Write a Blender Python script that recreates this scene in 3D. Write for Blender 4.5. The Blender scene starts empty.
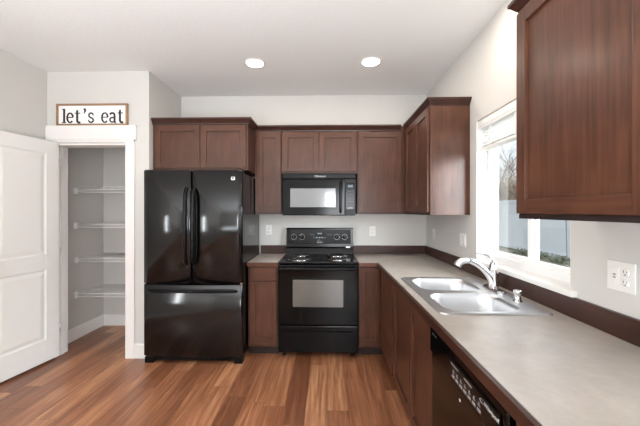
import bpy, bmesh, math, random
from mathutils import Vector, Matrix
random.seed(7)
S = bpy.context.scene
COL = S.collection
PI = math.pi

# ------------------------------------------------------------------ camera, world, lights, exposure
cam_d = bpy.data.cameras.new('camera'); cam = bpy.data.objects.new('camera', cam_d); COL.objects.link(cam)
cam.location = (0, 0, 1.403)
cam.rotation_euler = (PI/2, 0, math.radians(1.25))
cam_d.sensor_width = 36; cam_d.lens = 18.0
cam_d.shift_y = -1.9/640
cam_d.clip_start = 0.05; cam_d.clip_end = 200
S.camera = cam

W = bpy.data.worlds.new('sky'); S.world = W; W.use_nodes = True
nt = W.node_tree; bg = nt.nodes['Background']
sky = nt.nodes.new('ShaderNodeTexSky'); sky.sky_type = 'NISHITA'
sky.sun_disc = False; sky.sun_elevation = math.radians(38); sky.sun_rotation = math.radians(200)
sky.air_density = 1.0; sky.dust_density = 4.0; sky.ozone_density = 1.0
hs = nt.nodes.new('ShaderNodeHueSaturation'); hs.inputs['Saturation'].default_value = 0.4
nt.links.new(sky.outputs[0], hs.inputs['Color']); nt.links.new(hs.outputs[0], bg.inputs[0])
bg.inputs[1].default_value = 0.22

def area(name, loc, rot, sx, sy, energy, col=(1, 1, 1)):
    d = bpy.data.lights.new(name, 'AREA'); d.shape = 'RECTANGLE'; d.size = sx; d.size_y = sy
    d.energy = energy; d.color = col
    o = bpy.data.objects.new(name, d); COL.objects.link(o); o.location = loc; o.rotation_euler = rot
    return o
# daylight entering through the glazed openings of the room behind the camera
area('daylight_rear', (.5, -4.10, 1.45), (math.radians(90), 0, 0), 1.1, 1.2, 90, (.90, 0.94, 1))
area('daylight_left', (-2.79, .2, 1.3), (math.radians(90), 0, math.radians(-90)), .2, 1.15, 30, (.92, 0.97, 1))
# lamps standing in for daylight falling in through the window over the sink
area('daylight_window', (3.9, 1.0, 2.75), (0, math.radians(66), math.radians(-18)), 1.7, 2.4, 320, (0.86, 0.95, 1.0))
o = area('window_fill_south', (5.2, -4.2, 2.3), (0, 0, 0), 4.5, 3.0, 1500, (0.86, 0.95, 1.0))  # unseen lamp added outside to put sheen on the cabinet end panel
o.rotation_euler = (Vector((1.14, 2.0, 1.5)) - o.location).to_track_quat('-Z', 'Y').to_euler()
# unseen upward fill lamp added behind the camera to brighten the ceiling
area('ceiling_fill', (-.7, -1.5, .95), (PI, 0, 0), 2.4, 2.6, 270, (.90, 0.955, 1))

vs = S.view_settings
vs.view_transform = 'Standard'; vs.look = 'None'; vs.gamma = 1.0; vs.use_curve_mapping = False
vs.exposure = 0.2
S.cycles.max_bounces = 10; S.cycles.diffuse_bounces = 6; S.cycles.glossy_bounces = 5
S.cycles.use_denoising = True

# ------------------------------------------------------------------ materials
def srgb(r, g, b):
    f = lambda c: ((c/255)/12.92 if c/255 <= .04045 else ((c/255+.055)/1.055)**2.4)
    return (f(r), f(g), f(b), 1)
def mat(name, col, rough=0.5, metal=0.0, spec=0.5, coat=0.0, emit=None, estr=0, bump=None, coatr=0.1):
    m = bpy.data.materials.new(name); m.use_nodes = True
    n = m.node_tree.nodes; p = n['Principled BSDF']
    p.inputs['Base Color'].default_value = col; p.inputs['Roughness'].default_value = rough
    p.inputs['Metallic'].default_value = metal; p.inputs['Specular IOR Level'].default_value = spec
    p.inputs['Coat Weight'].default_value = coat; p.inputs['Coat Roughness'].default_value = coatr
    if emit: p.inputs['Emission Color'].default_value = emit; p.inputs['Emission Strength'].default_value = estr
    if bump:
        tc = n.new('ShaderNodeTexCoord'); nz = n.new('ShaderNodeTexNoise'); bp = n.new('ShaderNodeBump')
        nz.inputs['Scale'].default_value = bump[0]; nz.inputs['Detail'].default_value = 4
        bp.inputs['Strength'].default_value = bump[1]; bp.inputs['Distance'].default_value = bump[2]
        L = m.node_tree.links
        L.new(tc.outputs['Object'], nz.inputs['Vector']); L.new(nz.outputs['Fac'], bp.inputs['Height']); L.new(bp.outputs[0], p.inputs['Normal'])
    return m
def wood(name, c0, c1, axis, rough=0.36, sc=1.0, coat=0.18):
    m = bpy.data.materials.new(name); m.use_nodes = True
    n = m.node_tree.nodes; L = m.node_tree.links; p = n['Principled BSDF']
    tc = n.new('ShaderNodeTexCoord'); mp = n.new('ShaderNodeMapping')
    s = [60*sc, 60*sc, 60*sc]; s[axis] = 3.2*sc; mp.inputs['Scale'].default_value = s
    a = n.new('ShaderNodeTexNoise'); a.inputs['Scale'].default_value = 1.0; a.inputs['Detail'].default_value = 5; a.inputs['Roughness'].default_value = .6
    b = n.new('ShaderNodeTexNoise'); b.inputs['Scale'].default_value = 5; b.inputs['Detail'].default_value = 2
    mx = n.new('ShaderNodeMix'); mx.data_type = 'FLOAT'; mx.inputs[0].default_value = .45
    cr = n.new('ShaderNodeValToRGB'); cr.color_ramp.elements[0].position = .30; cr.color_ramp.elements[1].position = .70
    cr.color_ramp.elements[0].color = c0; cr.color_ramp.elements[1].color = c1
    L.new(tc.outputs['Object'], mp.inputs['Vector']); L.new(mp.outputs[0], a.inputs['Vector']); L.new(tc.outputs['Object'], b.inputs['Vector'])
    L.new(a.outputs['Fac'], mx.inputs[2]); L.new(b.outputs['Fac'], mx.inputs[3]); L.new(mx.outputs[0], cr.inputs[0]); L.new(cr.outputs[0], p.inputs['Base Color'])
    p.inputs['Roughness'].default_value = rough; p.inputs['Specular IOR Level'].default_value = .25; p.inputs['Coat Weight'].default_value = coat; p.inputs['Coat Roughness'].default_value = .22
    return m
C0, C1 = srgb(58, 33, 23), srgb(96, 61, 45)
M = {}
M['wall'] = mat('wall_paint', srgb(203, 201, 197), .85, bump=(90, .12, .002))
M['ceil'] = mat('ceiling_paint', srgb(230, 231, 230), .9, bump=(38, .35, .004))
M['trim'] = mat('white_trim_paint', srgb(228, 226, 223), .42)
M['door'] = mat('white_door_paint', srgb(226, 225, 222), .45)
M['wv'] = wood('cherry_wood_vertical', C0, C1, 2)
M['wx'] = wood('cherry_wood_along_x', C0, C1, 0)
M['wy'] = wood('cherry_wood_along_y', C0, C1, 1)
M['wxd'] = wood('dark_cherry_and_shade_along_x', srgb(46, 27, 21), srgb(68, 41, 32), 0)
M['wyd'] = wood('dark_cherry_and_shade_along_y', srgb(46, 27, 21), srgb(68, 41, 32), 1)
M['dark'] = mat('toe_kick_and_shade_brown', srgb(34, 18, 13), .6)
M['black'] = mat('black_enamel', srgb(5, 5, 6), .13, spec=.18)
M['fridge'] = mat('refrigerator_black_gloss', srgb(7, 7, 8), .13, spec=.5)
M['blacks'] = mat('black_side_enamel', srgb(6, 6, 7), .12, spec=.4)
M['blackp'] = mat('black_plastic', srgb(7, 7, 8), .28, spec=.2)
M['blackm'] = mat('black_matte_iron', srgb(14, 14, 15), .55)
M['screen'] = mat('mesh_screen_glass', srgb(112, 114, 116), .12, coat=.6, coatr=.03, spec=.6)
M['ovenglass'] = mat('tinted_oven_glass', srgb(84, 84, 80), .1, coat=.6, coatr=.03)
M['print'] = mat('white_print', srgb(205, 205, 205), .5)
M['greyprint'] = mat('grey_print', srgb(150, 150, 150), .5)
M['button'] = mat('grey_button', srgb(70, 72, 74), .4)
M['lcd'] = mat('clock_display', srgb(60, 70, 78), .25, emit=srgb(150, 190, 215), estr=.15)
M['chrome'] = mat('chrome', srgb(225, 226, 228), .12, 1.0)
M['steel'] = mat('brushed_steel', srgb(218, 219, 221), .36, 1.0)
M['plate'] = mat('white_plastic', srgb(232, 230, 226), .35)
M['slot'] = mat('dark_slot', srgb(62, 58, 55), .6)
M['vinyl'] = mat('white_vinyl', srgb(238, 238, 238), .35)
M['slat'] = mat('blind_slat_white', srgb(232, 232, 230), .5)
M['wire'] = mat('white_coated_wire', srgb(228, 228, 228), .35)
M['signboard'] = mat('sign_white', srgb(236, 236, 234), .7)
M['ink'] = mat('sign_black_ink', srgb(20, 21, 22), .7)
M['oak'] = wood('weathered_oak', srgb(122, 94, 70), srgb(170, 138, 108), 0, .75, 1, 0)
M['lens'] = mat('lamp_lens', srgb(250, 250, 248), .5, emit=(1, .96, .9, 1), estr=14)
M['fence'] = mat('fence_vinyl', srgb(196, 206, 213), .5)
M['bark'] = mat('bark_grey', srgb(130, 121, 112), .9)
M['twig'] = mat('twig_beige', srgb(150, 140, 128), .9)
M['ground'] = mat('winter_lawn', srgb(120, 122, 104), .95, bump=(12, .6, .05))
M['shrub'] = mat('shrub_green', srgb(98, 106, 92), .8)
M['siding'] = mat('house_siding', srgb(190, 188, 184), .8)

m = bpy.data.materials.new('window_glass'); m.use_nodes = True; n = m.node_tree.nodes; L = m.node_tree.links
n.remove(n['Principled BSDF']); tr = n.new('ShaderNodeBsdfTransparent'); gl = n.new('ShaderNodeBsdfGlossy'); gl.inputs['Roughness'].default_value = .02
fr = n.new('ShaderNodeLayerWeight'); fr.inputs['Blend'].default_value = .5
pw = n.new('ShaderNodeMath'); pw.operation = 'POWER'; pw.inputs[1].default_value = 5; ad = n.new('ShaderNodeMath'); ad.operation = 'MULTIPLY_ADD'; ad.inputs[1].default_value = .8; ad.inputs[2].default_value = .03; ms = n.new('ShaderNodeMixShader')
L.new(fr.outputs['Facing'], pw.inputs[0]); L.new(pw.outputs[0], ad.inputs[0]); L.new(ad.outputs[0], ms.inputs[0]); L.new(tr.outputs[0], ms.inputs[1]); L.new(gl.outputs[0], ms.inputs[2]); L.new(ms.outputs[0], n['Material Output'].inputs[0])
M['glass'] = m

# laminate worktop: pale grey beige with fine speckle
m = mat('laminate_worktop', srgb(164, 150, 137), .3, spec=.75); n = m.node_tree.nodes; L = m.node_tree.links
tc = n.new('ShaderNodeTexCoord'); nz = n.new('ShaderNodeTexNoise'); nz.inputs['Scale'].default_value = 9; nz.inputs['Detail'].default_value = 8; nz.inputs['Roughness'].default_value = .7
cr = n.new('ShaderNodeValToRGB'); cr.color_ramp.elements[0].position = .35; cr.color_ramp.elements[1].position = .65
cr.color_ramp.elements[0].color = srgb(154, 145, 136); cr.color_ramp.elements[1].color = srgb(169, 161, 153)
L.new(tc.outputs['Object'], nz.inputs['Vector']); L.new(nz.outputs['Fac'], cr.inputs[0]); L.new(cr.outputs[0], n['Principled BSDF'].inputs['Base Color'])
M['lam'] = m

# plank floor running away from the camera
m = bpy.data.materials.new('wood_plank_floor'); m.use_nodes = True; n = m.node_tree.nodes; L = m.node_tree.links; p = n['Principled BSDF']
def math_n(op, a, b=None):
    q = n.new('ShaderNodeMath'); q.operation = op
    for i, v in enumerate((a, b)):
        if v is None: continue
        if isinstance(v, (int, float)): q.inputs[i].default_value = v
        else: L.new(v, q.inputs[i])
    return q.outputs[0]
tc = n.new('ShaderNodeTexCoord'); sp = n.new('ShaderNodeSeparateXYZ'); L.new(tc.outputs['Object'], sp.inputs[0])
PW, PL = .152, 1.22
xi = math_n('DIVIDE', sp.outputs[0], PW); row = math_n('FLOOR', xi)
wn = n.new('ShaderNodeTexWhiteNoise'); wn.noise_dimensions = '1D'; L.new(row, wn.inputs['W'])
yi = math_n('ADD', math_n('DIVIDE', sp.outputs[1], PL), math_n('MULTIPLY', wn.outputs['Value'], 3.7)); pl = math_n('FLOOR', yi)
cb = n.new('ShaderNodeCombineXYZ'); L.new(row, cb.inputs[0]); L.new(pl, cb.inputs[1])
wn2 = n.new('ShaderNodeTexWhiteNoise'); wn2.noise_dimensions = '2D'; L.new(cb.outputs[0], wn2.inputs['Vector'])
gv = n.new('ShaderNodeCombineXYZ')
L.new(math_n('ADD', math_n('MULTIPLY', sp.outputs[0], 34), math_n('MULTIPLY', wn2.outputs['Value'], 50)), gv.inputs[0])
L.new(math_n('ADD', math_n('MULTIPLY', sp.outputs[1], 1.7), math_n('MULTIPLY', wn2.outputs['Value'], 20)), gv.inputs[1])
g1 = n.new('ShaderNodeTexNoise'); g1.inputs['Scale'].default_value = 1; g1.inputs['Detail'].default_value = 6; g1.inputs['Roughness'].default_value = .62; g1.inputs['Distortion'].default_value = .6
L.new(gv.outputs[0], g1.inputs['Vector'])
tone = math_n('ADD', math_n('MULTIPLY', wn2.outputs['Value'], .33), math_n('MULTIPLY', g1.outputs['Fac'], .92))
cr = n.new('ShaderNodeValToRGB'); e = cr.color_ramp.elements
e[0].position = .22; e[0].color = srgb(90, 52, 33); e[1].position = .95; e[1].color = srgb(200, 150, 110)
q = e.new(.5); q.color = srgb(119, 73, 48); q = e.new(.72); q.color = srgb(158, 105, 74)
L.new(tone, cr.inputs[0])
fx = math_n('FRACT', xi); fy = math_n('FRACT', yi)
ex = math_n('LESS_THAN', math_n('MINIMUM', fx, math_n('SUBTRACT', 1, fx)), .008)
ey = math_n('LESS_THAN', math_n('MINIMUM', fy, math_n('SUBTRACT', 1, fy)), .0012)
edge = math_n('MAXIMUM', ex, ey)
mx = n.new('ShaderNodeMix'); mx.data_type = 'RGBA'; L.new(math_n('MULTIPLY', edge, .55), mx.inputs[0]); L.new(cr.outputs[0], mx.inputs[6]); mx.inputs[7].default_value = srgb(70, 42, 30)
L.new(mx.outputs[2], p.inputs['Base Color'])
rr = n.new('ShaderNodeMapRange'); rr.inputs[3].default_value = .26; rr.inputs[4].default_value = .42; L.new(g1.outputs['Fac'], rr.inputs[0]); L.new(rr.outputs[0], p.inputs['Roughness'])
p.inputs['Specular IOR Level'].default_value = .75
M['floor'] = m

# ------------------------------------------------------------------ mesh helpers (all coordinates in metres, world space)
def B(): return bmesh.new()
def box(bm, x0, x1, y0, y1, z0, z1, bev=0, mi=0, seg=2):
    t = bmesh.new(); bmesh.ops.create_cube(t, size=1)
    for v in t.verts:
        v.co = Vector(((x0+x1)/2 + v.co.x*(x1-x0), (y0+y1)/2 + v.co.y*(y1-y0), (z0+z1)/2 + v.co.z*(z1-z0)))
    if bev: bmesh.ops.bevel(t, geom=t.edges[:], offset=bev, segments=seg, affect='EDGES', profile=.6)
    for f in t.faces: f.material_index = mi
    merge(bm, t)
def merge(bm, t):
    me = bpy.data.meshes.new('tmp'); t.to_mesh(me); t.free(); bm.from_mesh(me); bpy.data.meshes.remove(me)
def xf(bm, mtx): bmesh.ops.transform(bm, matrix=mtx, verts=bm.verts[:])
def tube(bm, pts, r, seg=10, smooth=True, flat=1.0, up=None):
    pts = [Vector(p) for p in pts]; rs = r if isinstance(r, (list, tuple)) else [r]*len(pts)
    rings = []; ref = Vector(up) if up else None
    for i, p in enumerate(pts):
        d = (pts[min(i+1, len(pts)-1)] - pts[max(i-1, 0)]).normalized()
        if ref is None: ref = Vector((0, 0, 1)) if abs(d.z) < .9 else Vector((1, 0, 0))
        a = d.cross(ref)
        if a.length < 1e-6: a = d.orthogonal()
        a.normalize(); b = a.cross(d).normalized(); ref = b
        rings.append([bm.verts.new(p + (a*math.cos(2*PI*k/seg) + b*math.sin(2*PI*k/seg)*flat)*rs[i]) for k in range(seg)])
    for i in range(len(rings)-1):
        for k in range(seg):
            f = bm.faces.new((rings[i][k], rings[i][(k+1) % seg], rings[i+1][(k+1) % seg], rings[i+1][k])); f.smooth = smooth
    bm.faces.new(rings[0][::-1]); bm.faces.new(rings[-1])
def cyl(bm, p0, p1, r, seg=16, smooth=True): tube(bm, [p0, p1], r, seg, smooth)
def lathe(bm, c, prof, seg=28, axis='z', smooth=True, cap=False):
    c = Vector(c); rings = []
    for r, h in prof:
        ring = []
        for k in range(seg):
            a = 2*PI*k/seg; x, y = r*math.cos(a), r*math.sin(a)
            v = {'z': (x, y, h), 'y': (x, -h, y), 'x': (-h, x, y)}[axis]
            ring.append(bm.verts.new(c + Vector(v)))
        rings.append(ring)
    for i in range(len(rings)-1):
        for k in range(seg):
            f = bm.faces.new((rings[i][k], rings[i][(k+1) % seg], rings[i+1][(k+1) % seg], rings[i+1][k])); f.smooth = smooth
    bm.faces.new(rings[-1])
    bm.faces.new(rings[0][::-1])
def sweep(bm, path, prof, side=1):
    """profile (offset outwards, z) carried along a mitred path of (x, y)"""
    P = [Vector(q) for q in path]; sec = []
    for i, q in enumerate(P):
        ns = []
        for a, b in ((i-1, i), (i, i+1)):
            if a >= 0 and b < len(P):
                d = (P[b]-P[a]).normalized(); ns.append(Vector((d.y, -d.x))*side)
        if len(ns) == 2: nn = (ns[0]+ns[1]); nn = nn/(nn.dot(ns[0]))
        else: nn = ns[0]
        sec.append([bm.verts.new((q.x+nn.x*o, q.y+nn.y*o, z)) for o, z in prof])
    k = len(prof)
    for i in range(len(sec)-1):
        for j in range(k):
            bm.faces.new((sec[i][j], sec[i][(j+1) % k], sec[i+1][(j+1) % k], sec[i+1][j]))
    bm.faces.new(sec[0]); bm.faces.new(sec[-1][::-1])
def F(face, bm, u0, u1, v0, v1, w0, w1, bev=0, mi=0):
    """box on a vertical face: ('y',Y0) looks to -y, u=x;  ('x',X0) looks to -x, u=y"""
    ax, o = face
    if ax == 'y': box(bm, u0, u1, o-w1, o-w0, v0, v1, bev, mi)
    else: box(bm, o-w1, o-w0, u0, u1, v0, v1, bev, mi)
def wloc(o):
    v = Vector(o.location)
    while o.parent: o = o.parent; v += Vector(o.location)
    return v
def obj(name, bm, mats, parent=None, kind=None, label=None, loc=None):
    bmesh.ops.recalc_face_normals(bm, faces=bm.faces[:])
    me = bpy.data.meshes.new(name)
    if not isinstance(mats, (list, tuple)): mats = [mats]
    base = wloc(parent) if parent else Vector((0, 0, 0))
    if loc is None:
        xs = [v.co for v in bm.verts]
        loc = Vector(((min(v.x for v in xs)+max(v.x for v in xs))/2, (min(v.y for v in xs)+max(v.y for v in xs))/2, min(v.z for v in xs)))
    loc = Vector(loc)
    bmesh.ops.translate(bm, vec=-loc, verts=bm.verts[:])
    bm.to_mesh(me); bm.free()
    for m_ in mats: me.materials.append(M[m_])
    o = bpy.data.objects.new(name, me); COL.objects.link(o); o.location = loc - base
    if parent: o.parent = parent
    if kind: o['kind'] = kind
    if label: o['label'] = label
    return o
def thing(name, loc, label, cat, group=None, kind=None):
    o = bpy.data.objects.new(name, None); COL.objects.link(o); o.location = loc; o.empty_display_size = .1
    if label: o['label'] = label
    if cat: o['category'] = cat
    if group: o['group'] = group
    if kind: o['kind'] = kind
    return o
def tag(o, label, cat, group=None, kind=None):
    o['label'] = label; o['category'] = cat
    if group: o['group'] = group
    if kind: o['kind'] = kind
    return o
def text(body, size, mtx, material, parent, name='lettering', ext=.0004, shear=0):
    cu = bpy.data.curves.new('t', 'FONT'); cu.body = body; cu.size = size; cu.align_x = 'CENTER'; cu.align_y = 'CENTER'; cu.extrude = ext; cu.shear = shear
    t = bpy.data.objects.new('t', cu); COL.objects.link(t)
    dg = bpy.context.evaluated_depsgraph_get(); me = bpy.data.meshes.new_from_object(t.evaluated_get(dg))
    bpy.data.objects.remove(t); bpy.data.curves.remove(cu)
    bm = B(); bm.from_mesh(me); bpy.data.meshes.remove(me); xf(bm, mtx)
    return obj(name, bm, material, parent)
def FY(x, y, z): return Matrix.Translation((x, y, z)) @ Matrix.Rotation(PI/2, 4, 'X')                  # text facing -y
def FX(x, y, z): return Matrix.Translation((x, y, z)) @ Matrix.Rotation(-PI/2, 4, 'Z') @ Matrix.Rotation(PI/2, 4, 'X')   # text facing -x

# ------------------------------------------------------------------ room shell
H = 2.74; D = 3.70; XR = 1.14; XL = -2.69; YP = 3.02; XC = -1.70; YB = -4.0; PB = 3.88; PXL = -2.75
b = B(); box(b, -2.95, 1.28, YB-.14, 4.02, -.06, 0); obj('floor', b, 'floor', kind='structure', loc=(0, 0, 0))
b = B(); box(b, -2.95, 1.28, YB-.14, 4.02, H, H+.1); obj('ceiling', b, 'ceil', kind='structure', loc=(0, 0, H))
WY0, WY1, WZ0, WZ1 = 1.523, 2.467, 1.035, 2.09
b = B()
box(b, XR, XR+.14, YB, WY0, 0, H); box(b, XR, XR+.14, WY1, D+.14, 0, H)
box(b, XR, XR+.14, WY0, WY1, 0, WZ0); box(b, XR, XR+.14, WY0, WY1, WZ1, H)
obj('wall_right', b, 'wall', kind='structure')
b = B(); box(b, XC, XR, D, D+.14, 0, H); obj('wall_back', b, 'wall', kind='structure')
b = B()
box(b, XL-.14, XL, YB, -.1, 0, H); box(b, XL-.14, XL, .5, YP, 0, H); box(b, XL-.14, XL, -.1, .5, 0, .82); box(b, XL-.14, XL, -.1, .5, 1.78, H)
obj('wall_left', b, 'wall', kind='structure')
OX0, OX1, OZ = -2.60, -1.918, 2.05
b = B()
box(b, XL-.14, OX0, YP, YP+.13, 0, H); box(b, OX1, XC, YP, YP+.13, 0, H); box(b, OX0, OX1, YP, YP+.13, OZ, H)
box(b, XC-.11, XC, YP+.13, D+.14, 0, H)
obj('wall_pantry_front', b, 'wall', kind='structure')
b = B(); box(b, PXL-.1, PXL, YP+.13, PB+.1, 0, H); obj('wall_pantry_left', b, 'wall', kind='structure')
b = B(); box(b, PXL, XC-.11, PB, PB+.1, 0, H); obj('wall_pantry_back', b, 'wall', kind='structure')
# rear wall of the open room with a glazed slider and a window
b = B()
box(b, XL-.14, -.1, YB-.14, YB, 0, H); box(b, 1.1, XR+.14, YB-.14, YB, 0, H)
box(b, -.1, 1.1, YB-.14, YB, 2.08, H); box(b, -.1, 1.1, YB-.14, YB, 0, .82)
obj('wall_rear', b, 'wall', kind='structure')
b = B()
for x in (-.07, .5, 1.07): box(b, x-.03, x+.03, YB-.07, YB-.03, .82, 2.08)
box(b, -.1, 1.1, YB-.07, YB-.03, .82, .88); box(b, -.1, 1.1, YB-.07, YB-.03, 2.02, 2.08)
obj('window_2', b, 'vinyl', kind='structure')
b = B()
for y in (-.07, .47): box(b, XL-.07, XL-.03, y-.03, y+.03, .82, 1.78)
box(b, XL-.07, XL-.03, -.1, .5, .82, .88); box(b, XL-.07, XL-.03, -.1, .5, 1.72, 1.78)
obj('window_3', b, 'vinyl', kind='structure')

# baseboards
BP = [(0, 0), (.014, 0), (.014, .125), (.009, .137), (0, .137)]
b = B(); sweep(b, [(XL, YB), (XL, YP)], BP, 1); obj('baseboard_left', b, 'trim', kind='structure')
b = B(); sweep(b, [(-1.84, YP), (XC, YP), (XC, 3.2)], BP, 1); obj('baseboard_front', b, 'trim', kind='structure')
b = B(); sweep(b, [(PXL, YP+.13), (PXL, PB), (XC-.11, PB)], BP, 1); obj('baseboard_pantry', b, 'trim', kind='structure')
# pantry door casing: side casings, head board, jambs
b = B(); box(b, OX1+.0, OX1+.085, YP-.017, YP, 0, OZ+.03, .002); box(b, OX0-.085, OX0, YP-.017, YP, 0, OZ+.03, .002); obj('trim_1', b, 'trim', kind='structure')
b = B(); box(b, -2.683, OX1+.105, YP-.03, YP, OZ+.03, OZ+.168, .002); box(b, OX0-.085, OX1+.085, YP-.02, YP, OZ+.012, OZ+.03, .002); obj('trim_2', b, 'trim', kind='structure')
b = B(); box(b, OX0-.012, OX0+.0005, YP, YP+.135, 0, OZ); box(b, OX1-.012, OX1+.001, YP, YP+.135, 0, OZ); box(b, OX0, OX1, YP, YP+.135, OZ-.014, OZ)
box(b, OX0, OX0+.009, YP+.045, YP+.08, 0, OZ-.014); box(b, OX1-.024, OX1-.012, YP+.045, YP+.08, 0, OZ-.014); obj('trim_3', b, 'trim', kind='structure')

# open pantry door (two moulded panels), swung back against the left wall
DW, DH, DT = .635, 2.03, .035
b = B()
def panel_door(b):
    st = .118
    rails = [(.0, .20), (.845, .98), (DH-.115, DH)]
    box(b, 0, st, 0, DT, 0, DH, .001); box(b, DW-st, DW, 0, DT, 0, DH, .001)
    for z0, z1 in rails: box(b, st, DW-st, 0, DT, z0, z1, .0008)
    for z0, z1 in ((.20, .845), (.98, DH-.115)):
        box(b, st, DW-st, .008, DT-.008, z0, z1)
        for yy in (0, 1):
            t = B()
            x0, x1 = st, DW-st; i1, i2 = .016, .05; top = DT-.001; lo = DT-.008
            loops = [[(x0+i, z0+i, h), (x1-i, z0+i, h), (x1-i, z1-i, h), (x0+i, z1-i, h)] for i, h in ((.0, top), (.012, DT-.0065), (.022, DT-.0065), (.05, DT-.002))]
            L_ = [[t.verts.new((x, h if yy else DT-h, z)) for x, z, h in lp] for lp in loops]
            for a in range(len(L_)-1):
                for k in range(4): t.faces.new((L_[a][k], L_[a][(k+1) % 4], L_[a+1][(k+1) % 4], L_[a+1][k]))
            t.faces.new(L_[-1]); merge(b, t)
panel_door(b)
# local x from the free edge to the hinge edge, local +y is the face we see
ang = math.radians(82)
hx, hy = -2.56, 3.0
u = Vector((math.cos(ang), math.sin(ang), 0)); v = Vector((math.sin(ang), -math.cos(ang), 0))
mt = Matrix(((u.x, v.x, 0, hx-u.x*DW-v.x*DT), (u.y, v.y, 0, hy-u.y*DW-v.y*DT), (0, 0, 1, .022), (0, 0, 0, 1)))
xf(b, mt); door = obj('door_1', b, 'door', kind='structure')
b = B()
kp = Vector((hx, hy, 0)) - u*(DW-.07)
lathe(b, (0, 0, 0), [(.028, 0), (.028, .006), (.011, .01), (.011, .03), (.026, .042), (.028, .055), (.018, .066), (.002, .068)], 20)
q = Vector((0, 0, 1)).rotation_difference(v).to_matrix().to_4x4(); xf(b, Matrix.Translation(kp+Vector((0, 0, .95)))@q); obj('door_knob', b, 'steel', door)
for hz in (.25, 1.02, 1.82):
    b = B(); cyl(b, (hx+.008, hy+.004, hz), (hx+.008, hy+.004, hz+.085), .006, 10); obj('hinge', b, 'steel', door)

# ------------------------------------------------------------------ window in the right wall
win = thing('window_1', (XR+.1, (WY0+WY1)/2, WZ0), None, None, kind='structure')
fx0, fx1 = XR+.085, XR+.135
def ring(b, x0, x1, y0, y1, z0, z1, w, bev=.003):
    box(b, x0, x1, y0, y0+w, z0, z1, bev); box(b, x0, x1, y1-w, y1, z0, z1, bev)
    box(b, x0, x1, y0+w, y1-w, z0, z0+w, bev); box(b, x0, x1, y0+w, y1-w, z1-w, z1, bev)
b = B(); ring(b, fx0, fx1, WY0, WY1, WZ0, WZ1, .045); box(b, fx0-.006, fx0+.01, WY0+.02, WY1-.02, WZ0+.03, WZ0+.048, .002); obj('window_frame', b, 'vinyl', win)
ym = 1.965
b = B(); ring(b, fx0+.008, fx0+.024, WY0+.04, ym+.03, WZ0+.04, WZ1-.04, .036); s1 = obj('window_sash', b, 'vinyl', win)
b = B(); ring(b, fx0+.027, fx0+.043, ym-.03, WY1-.04, WZ0+.04, WZ1-.04, .036); s2 = obj('window_sash', b, 'vinyl', win)
b = B(); box(b, fx0+.014, fx0+.018, WY0+.07, ym, WZ0+.07, WZ1-.07); obj('window_pane', b, 'glass', s1)
b = B(); box(b, fx0+.033, fx0+.037, ym, WY1-.07, WZ0+.07, WZ1-.07); obj('window_pane', b, 'glass', s2)
b = B(); box(b, fx0-.002, fx0+.01, ym-.012, ym+.012, 1.5, 1.56, .003); obj('window_latch', b, 'vinyl', s1)
# drywall returns are the wall itself, painted white sill board with a nose
b = B(); box(b, XR-.001, fx0+.01, WY0+.0005, WY1-.0005, WZ0-.02, WZ0+.0028); box(b, XR-.03, XR-.001, WY0-.045, WY1+.045, WZ0-.026, WZ0+.003, .005); obj('window_sill', b, 'trim', win)
b = B(); box(b, XR+.001, fx0, WY0, WY0+.004, WZ0+.003, WZ1); box(b, XR+.001, fx0, WY1-.004, WY1, WZ0+.003, WZ1); box(b, XR+.001, fx0, WY0, WY1, WZ1-.004, WZ1); obj('window_jamb', b, 'trim', win)

# raised blind
bl = thing('window_blind', (XR+.05, (WY0+WY1)/2, 1.86), 'white horizontal slat blind raised to the top of the window above the sink', 'blind')
b = B(); box(b, XR+.008, XR+.022, WY0+.008, WY1-.008, 2.015, 2.083, .003); box(b, XR+.005, XR+.012, WY0+.008, WY1-.008, 2.035, 2.065, .003); obj('valance', b, 'slat', bl)
b = B(); box(b, XR+.024, XR+.072, WY0+.012, WY1-.012, 2.035, 2.084, .002); obj('head_rail', b, 'slat', bl)
for k in range(7):
    z = 1.888 + k*.0215
    b = B()
    vsn = []
    for i in range(5):
        t = i/4 - .5; x = XR+.048+t*.05; zz = z + .004*(1-4*t*t) - t*.006
        vsn.append(((x, zz)))
    prof = [(x, zz) for x, zz in vsn] + [(x, zz-.0035) for x, zz in vsn[::-1]]
    r0 = [b.verts.new((x, WY0+.015, zz)) for x, zz in prof]; r1 = [b.verts.new((x, WY1-.015, zz)) for x, zz in prof]
    for i in range(len(prof)): b.faces.new((r0[i], r0[(i+1) % len(prof)], r1[(i+1) % len(prof)], r1[i]))
    b.faces.new(r0); b.faces.new(r1[::-1]); obj('slat', b, 'slat', bl)
b = B(); box(b, XR+.02, XR+.076, WY0+.013, WY1-.013, 1.858, 1.878, .004); obj('bottom_rail', b, 'slat', bl)
for y in (WY0+.16, (WY0+WY1)/2, WY1-.16):
    b = B(); box(b, XR+.019, XR+.0195, y-.012, y+.012, 1.878, 2.036); box(b, XR+.0765, XR+.077, y-.012, y+.012, 1.878, 2.036); obj('ladder_tape', b, 'slat', bl)
b = B()
for k, dy in enumerate((0, .012)):
    pts = [(XR+.035, WY0+.07+dy + .012*math.sin(3.2*t+k)*t, 2.03 - .86*t) for t in [i/14 for i in range(15)]]
    tube(b, pts, .0017, 6)
obj('pull_cord', b, 'greyprint', bl)

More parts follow.
